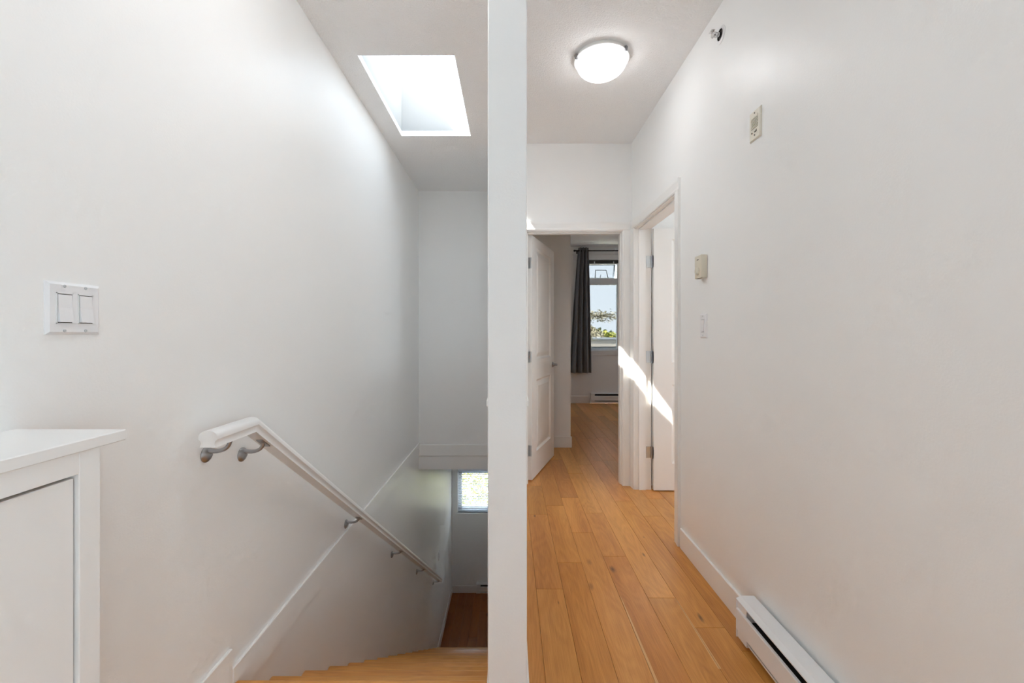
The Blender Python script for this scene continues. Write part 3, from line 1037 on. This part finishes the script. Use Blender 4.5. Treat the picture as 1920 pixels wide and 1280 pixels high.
# ------------------------------------------------------------------ slim cabinet on the landing
cb = thing('cabinet', ((XL - .756) / 2, .36, 0), 'slim white cabinet against the stair wall under the double switch', 'cabinet')
CX = -.760
CT = 1.008
MB().box(XL + .001, -.756, -.10, .8414, CT, CT + .0207, bevel=.0015).build('top', 'cabinet_paint', cb)
MB().box(XL + .014, CX, .753, .7915, .02, CT, bevel=.001).build('side_panel', 'cabinet_paint', cb)
MB().box(XL + .014, CX, -.042, -.004, .02, CT, bevel=.001).build('side_panel', 'cabinet_paint', cb)
MB().box(CX - .02, CX, -.004, .753, CT - .0385, CT, bevel=.0005).build('top_rail', 'cabinet_paint', cb)
MB().box(CX - .02, CX, -.004, .753, .10, .14).build('bottom_rail', 'cabinet_paint', cb)
MB().box(CX - .02, CX, .360, .384, .14, CT - .0385).build('stile', 'cabinet_paint', cb)
MB().box(XL + .014, XL + .020, -.004, .753, .10, CT).build('back_panel', 'cabinet_paint', cb)
MB().box(CX - .05, CX - .0245, -.004, .753, .14, CT - .01).build('gap_shade', 'gap_black', cb)  # black sheet standing in for shade in the door gaps
for y0, y1 in ((-.001, .357), (.387, .7490)):
    for z0, z1 in ((.144, .546), (.550, CT - .0450)):
        dd = MB().box(CX - .024, CX - .0055, y0, y1, z0, z1, bevel=.0012).build('door', 'cabinet_paint', cb)
        MB().lathe([(0, .0), (.006, 0), (.006, .012), (.013, .018), (.013, .024), (0, .027)], Matrix.Translation((CX - .0055, (y0 + y1) / 2, z1 - .06 if z1 < .6 else .62)) @ AX_X, seg=16).build('knob', 'chrome', dd, smooth=True)
for y in (.772, -.023):
    MB().box(XL + .02, CX - .004, y - .016, y + .016, 0, .02).build('foot', 'cabinet_paint', cb)

# ------------------------------------------------------------------ wall fittings


def switch(name, wall_x, sgn, y0, y1, z0, z1, n, label, mname='white_plastic'):
    """sgn: direction the plate faces along x"""
    t = thing(name, (wall_x, (y0 + y1) / 2, (z0 + z1) / 2), label, 'light switch')
    P = lambda d: wall_x + sgn * d
    th = .0065
    bv = .006
    v = [(P(0), y0, z0), (P(0), y1, z0), (P(0), y1, z1), (P(0), y0, z1), (P(.002), y0, z0), (P(.002), y1, z0), (P(.002), y1, z1), (P(.002), y0, z1),
         (P(th), y0 + bv, z0 + bv), (P(th), y1 - bv, z0 + bv), (P(th), y1 - bv, z1 - bv), (P(th), y0 + bv, z1 - bv)]
    f = [(0, 1, 2, 3), (8, 9, 10, 11)] + [(i, (i + 1) % 4, 4 + (i + 1) % 4, 4 + i) for i in range(4)] + [(4 + i, 4 + (i + 1) % 4, 8 + (i + 1) % 4, 8 + i) for i in range(4)]
    MB().raw(v, f).build('plate', mname, t)
    yc, zc = (y0 + y1) / 2, (z0 + z1) / 2
    hh = .0335
    for k in range(n):
        c_ = yc + (k - (n - 1) / 2) * .046
        fr = MB()
        for (a, b, c2, d2_) in ((c_ - .0175, c_ + .0175, zc + hh - .002, zc + hh), (c_ - .0175, c_ + .0175, zc - hh, zc - hh + .002), (c_ - .0175, c_ - .0155, zc - hh, zc + hh), (c_ + .0155, c_ + .0175, zc - hh, zc + hh)):
            fr.box(P(th - .001), P(th + .0012), a, b, c2, d2_)
        ro = fr.build('bezel', mname, t)
        # shadow gap behind the paddle
        MB().box(P(th - .001), P(th + .0003), c_ - .0155, c_ + .0155, zc - hh + .002, zc + hh - .002).build('gap', 'slot_dark', ro)
        w_ = .0143
        zt_, zb_, zm = zc + hh - .0036, zc - hh + .0036, zc + .001
        # paddle, pressed in at its top
        v = [(P(th), c_ - w_, zb_), (P(th), c_ + w_, zb_), (P(th + .0062), c_ + w_, zb_), (P(th + .0062), c_ - w_, zb_),
             (P(th), c_ - w_, zt_), (P(th), c_ + w_, zt_), (P(th + .0016), c_ + w_, zt_), (P(th + .0016), c_ - w_, zt_),
             (P(th + .0026), c_ - w_, zm), (P(th + .0026), c_ + w_, zm)]
        f = [(0, 1, 2, 3), (4, 5, 6, 7), (3, 2, 9, 8), (8, 9, 6, 7), (0, 3, 8, 7, 4), (1, 2, 9, 6, 5), (0, 1, 5, 4)]
        MB().raw(v, f).build('rocker', mname, t)
        for s in (1, -1):
            MB().lathe([(0, 0), (.0034, 0), (.0030, .0012), (0, .0014)], Matrix.Translation((P(th), c_, zc + s * .0485)) @ (AX_X if sgn > 0 else AX_XN), seg=14).build('screw', 'steel', t)
    return t


switch('light_switch', XL, 1, .893, 1.011, 1.2145, 1.3285, 2, 'white double rocker light switch above the slim cabinet')
switch('light_switch', XR, -1, 2.108, 2.180, 1.195, 1.316, 1, 'white single light switch below the cream thermostat')
switch('light_switch', XL, 1, 5.835, 5.905, -1.89, -1.775, 1, 'light switch on the stair wall near the handrail foot')

# thermostat
tt = thing('thermostat', (XR, 2.144, 1.55), 'cream dial thermostat on the hall wall', 'thermostat')
TX = XR - .031
MB().box(TX, XR - .0005, 2.106, 2.182, 1.494, 1.608, bevel=.003, seg=2).build('body', 'cream_plastic', tt, smooth=True)
MB().lathe([(0, .010), (.015, .010), (.019, .007), (.020, 0)], Matrix.Translation((TX, 2.146, 1.530)) @ AX_XN, seg=28).box(TX - .012, TX - .009, 2.1445, 2.1475, 1.516, 1.546).build('dial', 'cream_plastic', tt, smooth=True)
MB().box(TX - .0006, TX, 2.136, 2.156, 1.585, 1.589).build('mark', 'slot_dark', tt)
for k in range(5):
    MB().box(TX + .004, TX + .012, 2.116 + k * .012, 2.123 + k * .012, 1.4935, 1.4945).build('vent_slot', 'slot_dark', tt)
    MB().box(TX + .004, TX + .012, 2.116 + k * .012, 2.123 + k * .012, 1.6075, 1.6085).build('vent_slot', 'slot_dark', tt)

# chime / alarm plate
ip = thing('chime_plate', (XR, 1.69, 2.045), 'ivory louvred speaker plate high on the hall wall', 'wall speaker')
iy0, iy1, iz0, iz1 = 1.652, 1.728, 1.985, 2.102
P = lambda d: XR - d
v = [(P(0), iy0, iz0), (P(0), iy1, iz0), (P(0), iy1, iz1), (P(0), iy0, iz1), (P(.003), iy0, iz0), (P(.003), iy1, iz0), (P(.003), iy1, iz1), (P(.003), iy0, iz1),
     (P(.007), iy0 + .004, iz0 + .004), (P(.007), iy1 - .004, iz0 + .004), (P(.007), iy1 - .004, iz1 - .004), (P(.007), iy0 + .004, iz1 - .004)]
f = [(0, 1, 2, 3), (8, 9, 10, 11)] + [(i, (i + 1) % 4, 4 + (i + 1) % 4, 4 + i) for i in range(4)] + [(4 + i, 4 + (i + 1) % 4, 8 + (i + 1) % 4, 8 + i) for i in range(4)]
MB().raw(v, f).build('plate', 'ivory_plastic', ip)
MB().box(P(.0065), P(.0072), 1.668, 1.712, 2.030, 2.073).build('recess', 'slot_dark', ip)
for k in range(7):
    MB().box(P(.0065), P(.0095), 1.668, 1.712, 2.0315 + k * .0061, 2.0345 + k * .0061).build('louvre', 'ivory_plastic', ip)
MB().box(P(.0065), P(.0085), 1.668, 1.712, 2.073, 2.080).build('louvre', 'ivory_plastic', ip)
MB().box(P(.0065), P(.0080), 1.676, 1.690, 2.013, 2.017).box(P(.0065), P(.0080), 1.676, 1.679, 2.013, 2.021).build('slide_switch', 'slot_dark', ip)
MB().lathe([(0, .002), (.003, .002), (.003, 0)], Matrix.Translation((P(.0068), 1.707, 2.016)) @ AX_XN, seg=12).build('button', 'slot_dark', ip)
for z in (2.003, 2.090):
    MB().lathe([(0, .0012), (.003, .001), (.0034, 0)], Matrix.Translation((P(.0068), 1.690, z)) @ AX_XN, seg=12).build('screw', 'dark_metal', ip)

# sidewall sprinkler
sp = thing('sprinkler_head', (XR, 1.972, 2.597), 'chrome sidewall fire sprinkler near the hall ceiling', 'sprinkler')
mt = Matrix.Translation((XR, 1.972, 2.597)) @ AX_XN
MB().lathe([(.024, .001), (.026, .006), (.034, .005), (.039, .002), (.039, 0)], mt, seg=36).build('flange', 'white_plastic', sp, smooth=True)
MB().lathe([(.0245, .005), (.0235, -.0), (.022, .0005), (.012, .0008), (0, .0008)], mt, seg=32).build('cup', 'dark_metal', sp, smooth=True)
MB().lathe([(.011, .001), (.011, .016), (.007, .018), (.006, .028), (0, .028)], mt, seg=20).build('nozzle', 'chrome', sp, smooth=True)
a_ = MB()
for s in (-1, 1):
    a_.tube([(XR - .014, 1.972, 2.597 + s * .009), (XR - .026, 1.972, 2.597 + s * .013), (XR - .040, 1.972, 2.597 + s * .004)], .0025, seg=8)
a_.build('frame_arm', 'chrome', sp, smooth=True)
MB().lathe([(0, .043), (.013, .041), (.016, .037), (.013, .036), (0, .036)], mt, seg=20).box(XR - .050, XR - .034, 1.957, 1.987, 2.611, 2.6135).build('deflector', 'chrome', sp, smooth=True)
MB().tube([(XR - .018, 1.972, 2.597), (XR - .036, 1.972, 2.597)], .003, seg=8).build('bulb', 'heater_fin', sp)

# baseboard heaters


def heater(loc, L, put, label, cap=.065):
    """put(u, d, z) -> world; u 0..L along the wall, d out of it"""
    t = thing('baseboard_heater', loc, label, 'heater')

    def bx(mb, u0, u1, d0, d1, z0, z1):
        c_ = [put(u, d, z) for u in (u0, u1) for d in (d0, d1) for z in (z0, z1)]
        xs, ys, zs = zip(*c_)
        return mb.box(min(xs), max(xs), min(ys), max(ys), min(zs), max(zs))

    def sweep(prof_, u0, u1):
        return MB().prism(prof_, lambda p: put(u0, p[0], p[1]), lambda p: put(u1, p[0], p[1]))
    sweep([(.001, .022), (.005, .022), (.005, .176), (.001, .176)], 0, L).build('back', 'heater_white', t)
    sweep([(.001, .176), (.052, .176), (.071, .171), (.071, .170), (.0725, .170), (.0725, .174), (.054, .183), (.001, .183)], 0, L).build('top', 'heater_white', t)
    sweep([(.060, .058), (.071, .056), (.073, .058), (.073, .134), (.071, .138), (.064, .139), (.064, .137), (.070, .136), (.071, .133), (.071, .060), (.060, .061)], cap * .02, L - cap * .02).build('front_panel', 'heater_white', t)
    sweep([(.005, .022), (.055, .022), (.058, .026), (.058, .034), (.056, .034), (.054, .026), (.005, .026)], 0, L).build('bottom_lip', 'heater_white', t)
    m1 = MB(); bx(m1, cap, L - cap, .005, .056, .050, .120); bx(m1, cap, L - cap, .0051, .007, .04, .1755); m1.build('element_shade', 'heater_fin', t)  # element, plus a dark sheet for the shade inside the slot
    for (a, b) in ((0, cap), (L - cap, L)):
        m1 = MB(); bx(m1, a + .001, b, .004, .066, .024, .168); m1.build('end_cap', 'heater_white', t)
    for u in (0, L - .002):
        m1 = MB(); bx(m1, u, u + .002, .001, .072, .024, .176); m1.build('end_plate', 'heater_white', t)
    return t


heater((XR - .035, 1.0, 0), 1.38, lambda u, d, z: (XR - BT - d, .303 + u, z), 'white baseboard heater on the hall floor along the plain wall')
heater((2.1, YB - .035, 0), 1.5, lambda u, d, z: (1.405 + u, YB - d, z), 'shaded baseboard heater under the bedroom window')
heater((-.3, YL - .035, LOW), .48, lambda u, d, z: (-.556 + u, YL - d, LOW + z), 'baseboard heater under the lower hall window')

# ceiling lamps


def ceiling_lamp(LX, LY, turn, label, bowl='lamp_glass'):
    cl = thing('ceiling_lamp', (LX, LY, CEIL), label, 'ceiling lamp', group='flush ceiling lamps')
    LM = Matrix.Translation((LX, LY, CEIL))
    MB().lathe([(0, -.001), (.140, -.001), (.1415, -.004), (.1415, -.016), (.137, -.019), (0, -.019)], LM, seg=56).build('base', 'lamp_base', cl, smooth=True)
    MB().lathe([(.134, -.0185), (.1475, -.017), (.149, -.020), (.1475, -.024), (.136, -.026)], LM, seg=64).build('glass_rim', 'lamp_rim', cl, smooth=True)
    pr = [(.1375, -.0255)]
    for k in range(1, 17):
        a = k / 16 * PI / 2
        pr.append((.1375 * math.cos(a) ** .9, -.0255 - .084 * math.sin(a)))
    pr[-1] = (0, pr[-1][1])
    MB().lathe(pr, LM, seg=64).build('glass_bowl', bowl, cl, smooth=True)
    for k in range(3):
        R = LM @ Matrix.Rotation(turn + k * 2 * PI / 3, 4, 'Z')
        MB().box(.140, .156, -.0065, .0065, -.014, -.009, bevel=.001, mtx=R).box(.151, .156, -.0065, .0065, -.034, -.009, bevel=.001, mtx=R).box(.138, .156, -.0065, .0065, -.034, -.029, bevel=.001, mtx=R) \
            .box(.154, .161, -.004, .004, -.026, -.016, bevel=.001, mtx=R).build('clip', 'pewter', cl)


ceiling_lamp(.505, 2.352, math.atan2(2.315 - 2.352, .3675 - .505), 'round frosted glass flush ceiling lamp lit in the hall')
ceiling_lamp(-.30, 1.25, .4, 'unseen ceiling lamp added over the head of the stairs to brighten the stairwell', 'lamp_glass_fill')  # added fill lamp out of view, brightens stairwell and landing

# ------------------------------------------------------------------ outside the windows
struct('ground', MB().box(-60, 90, 9.0, 150, LOW - .6, LOW - .3), 'ground_green', 'pale ground outside far below the windows', 'ground')


def leaves(n, fn, size, rnd):
    v, f = [], []
    for i in range(n):
        c_ = Vector(fn(rnd))
        d = Vector((rnd.gauss(0, 1), rnd.gauss(0, 1), rnd.gauss(0, .7))).normalized()
        e = d.cross(Vector((rnd.gauss(0, 1), rnd.gauss(0, 1), rnd.gauss(0, 1)))).normalized()
        s = size * rnd.uniform(.6, 1.3)
        b = len(v)
        v += [c_ - d * s, c_ + e * s * .42, c_ + d * s, c_ - e * s * .42]
        f.append((b, b + 1, b + 2, b + 3))
    return MB().raw(v, f)


def blob(cx, cy, cz, rx, ry, rz):
    def fn(r):
        d = Vector((r.gauss(0, 1), r.gauss(0, 1), r.gauss(0, 1))).normalized() * (r.random() ** .4)
        return (cx + d.x * rx, cy + d.y * ry, cz + d.z * rz)
    return fn


def segs(paths, spread):
    def fn(r):
        p = r.choice(paths)
        k = r.randrange(len(p) - 1)
        t = r.random()
        a, b = Vector(p[k]), Vector(p[k + 1])
        q = a.lerp(b, t)
        return (q.x + r.gauss(0, spread), q.y + r.gauss(0, spread), q.z + r.gauss(0, spread * .75))
    return fn


rt = random.Random(5)
# near tree: trunk hidden by the curtain, one leafy branch reaching across the window
tr = thing('tree', (1.35, 11.2, LOW - .3), 'tree with an olive leafy branch reaching across the window view', 'tree')
br1 = [(1.45, 11.2, .9), (1.75, 11.1, 1.55), (2.1, 11.05, 1.68), (2.5, 11.0, 1.66), (2.82, 11.0, 1.62)]
br2 = [(1.40, 11.2, .3), (1.7, 11.1, 1.0), (2.05, 11.0, 1.22), (2.25, 11.0, 1.15)]
br3 = [(1.42, 11.2, .6), (1.2, 11.3, 1.7), (1.0, 11.3, 2.6)]
MB().tube([(1.35, 11.2, LOW - .3), (1.38, 11.2, -1.2), (1.42, 11.2, .3), (1.45, 11.2, .95)], [.16, .13, .10, .07], seg=10).build('trunk', 'bark', tr, smooth=True)
for b_ in (br1, br2, br3):
    MB().tube(b_, [.045, .03, .02, .012, .006][:len(b_)] if len(b_) > 3 else [.04, .02, .008], seg=7).build('branch', 'bark', tr, smooth=True)
o = leaves(800, segs([br1[1:], br1[1:4]], .085), .038, rt).build('foliage', 'leaf_olive', tr); o['kind'] = 'stuff'
o = leaves(260, segs([br2[1:], br2[1:3]], .10), .05, rt).build('foliage', 'leaf_olive', tr); o['kind'] = 'stuff'
o = leaves(500, segs([br3], .25), .05, rt).build('foliage', 'leaf_olive', tr); o['kind'] = 'stuff'


def bush(x, y, ztop, rx, rz, m, label, n=4200, size=.17):
    t = thing('tree', (x, y, LOW - .3), label, 'tree', group='trees beyond the flat roofs')
    MB().tube([(x, y, LOW - .3), (x + .1, y, ztop - rz * 1.2)], [.2, .12], seg=8).build('trunk', 'bark', t)
    o_ = leaves(n, blob(x, y, ztop - rz, rx, rx * .8, rz), size, rt).build('crown', m, t)
    o_['kind'] = 'stuff'


bush(5.2, 28.0, 1.66, 1.3, 1.5, 'leaf_olive', 'brownish olive tree nearest the grey curtain in the window view')
bush(6.55, 31.4, 1.50, 1.4, 1.5, 'leaf_lime', 'yellow green tree in the middle of the window view')
bush(8.1, 34.8, 1.36, 1.7, 1.6, 'leaf_lime', 'yellow green tree at the window frame end of the view')


def conifer(x, y, ztop, r, label):
    t = thing('conifer', (x, y, LOW - .3), label, 'tree', group='far conifers on the skyline')
    MB().tube([(x, y, LOW - .3), (x, y, ztop)], [.2, .02], seg=6).build('trunk', 'bark', t)

    def fn(rr):
        h = rr.random() ** .7
        a = rr.random() * 2 * PI
        q = r * h * rr.random() ** .4
        return (x + q * math.cos(a), y + q * math.sin(a), ztop - h * (ztop - LOW) * .8)
    o_ = leaves(900, fn, .3, rt).build('crown', 'leaf_conifer', t)
    o_['kind'] = 'stuff'


for (x, y, zt_, lb) in ((10.3, 54, 2.15, 'tallest far conifer tip, nearest the curtain'), (11.3, 57, 1.95, 'second far conifer tip from the curtain'), (12.6, 60, 1.95, 'middle one of the five far conifer tips'),
                        (14.0, 63, 1.75, 'fourth far conifer tip from the curtain'), (15.6, 66, 1.6, 'lowest far conifer tip beside the window frame')):
    conifer(x, y, zt_, .8, lb)

# neighbour's flat roof below the trees
nb_ = thing('flat_roof_building', (3.8, 15.5, LOW - .3), 'grey tan flat roofed building with a deep fascia below the window view', 'building')
MB().box(.5, 9.5, 15.0, 20.0, LOW - .3, .72).build('wall', 'roof_tan', nb_)
MB().box(.3, 9.7, 14.6, 20.2, .77, 1.0).build('fascia', 'roof_tan', nb_)
MB().box(.25, 9.75, 14.55, 20.25, 1.0, 1.03).build('roof_edge', 'roof_grey', nb_)
MB().box(.4, 9.6, 14.7, 20.1, .70, .77).build('soffit_shadow', 'roof_grey', nb_)  # dark strip drawn as the shadow line under the fascia
for x in (1.9, 3.1, 4.3, 5.5):
    f_ = MB().box(x, x + 1.0, 14.95, 15.0, -.4, .68).build('window', 'vinyl', nb_)
    MB().box(x + .06, x + .94, 14.94, 14.951, -.34, .62).build('pane', 'teal_glass', f_)
nb2 = thing('white_roof_building', (7, 24, LOW - .3), 'bright white flat roof with low boxes in front of the trees', 'building')
MB().box(2, 14, 23, 27.5, LOW - .3, .72).build('wall', 'roof_white', nb2)
MB().box(1.8, 14.2, 22.8, 27.7, .72, .86).build('parapet', 'roof_white', nb2)
for x, y, s, h in ((4.6, 24.0, .5, .16), (5.5, 24.5, .35, .12), (6.3, 24.2, .9, .3), (7.3, 25, .4, .22)):
    MB().box(x, x + s, y, y + s, .86, .86 + h).build('roof_box', 'roof_white', nb2)

# shrub outside the lower window
sh = thing('shrub', (-.5, 10.2, LOW - .3), 'leafy shrub seen through the slats of the lower blind', 'shrub')
MB().tube([(-.5, 10.2, LOW - .3), (-.5, 10.2, LOW + .8)], [.05, .03], seg=8).build('stem', 'bark', sh)
o = leaves(1500, blob(-.5, 10.2, LOW + .75, 1.5, .6, 1.0), .07, rt).build('foliage', 'leaf_lime', sh); o['kind'] = 'stuff'
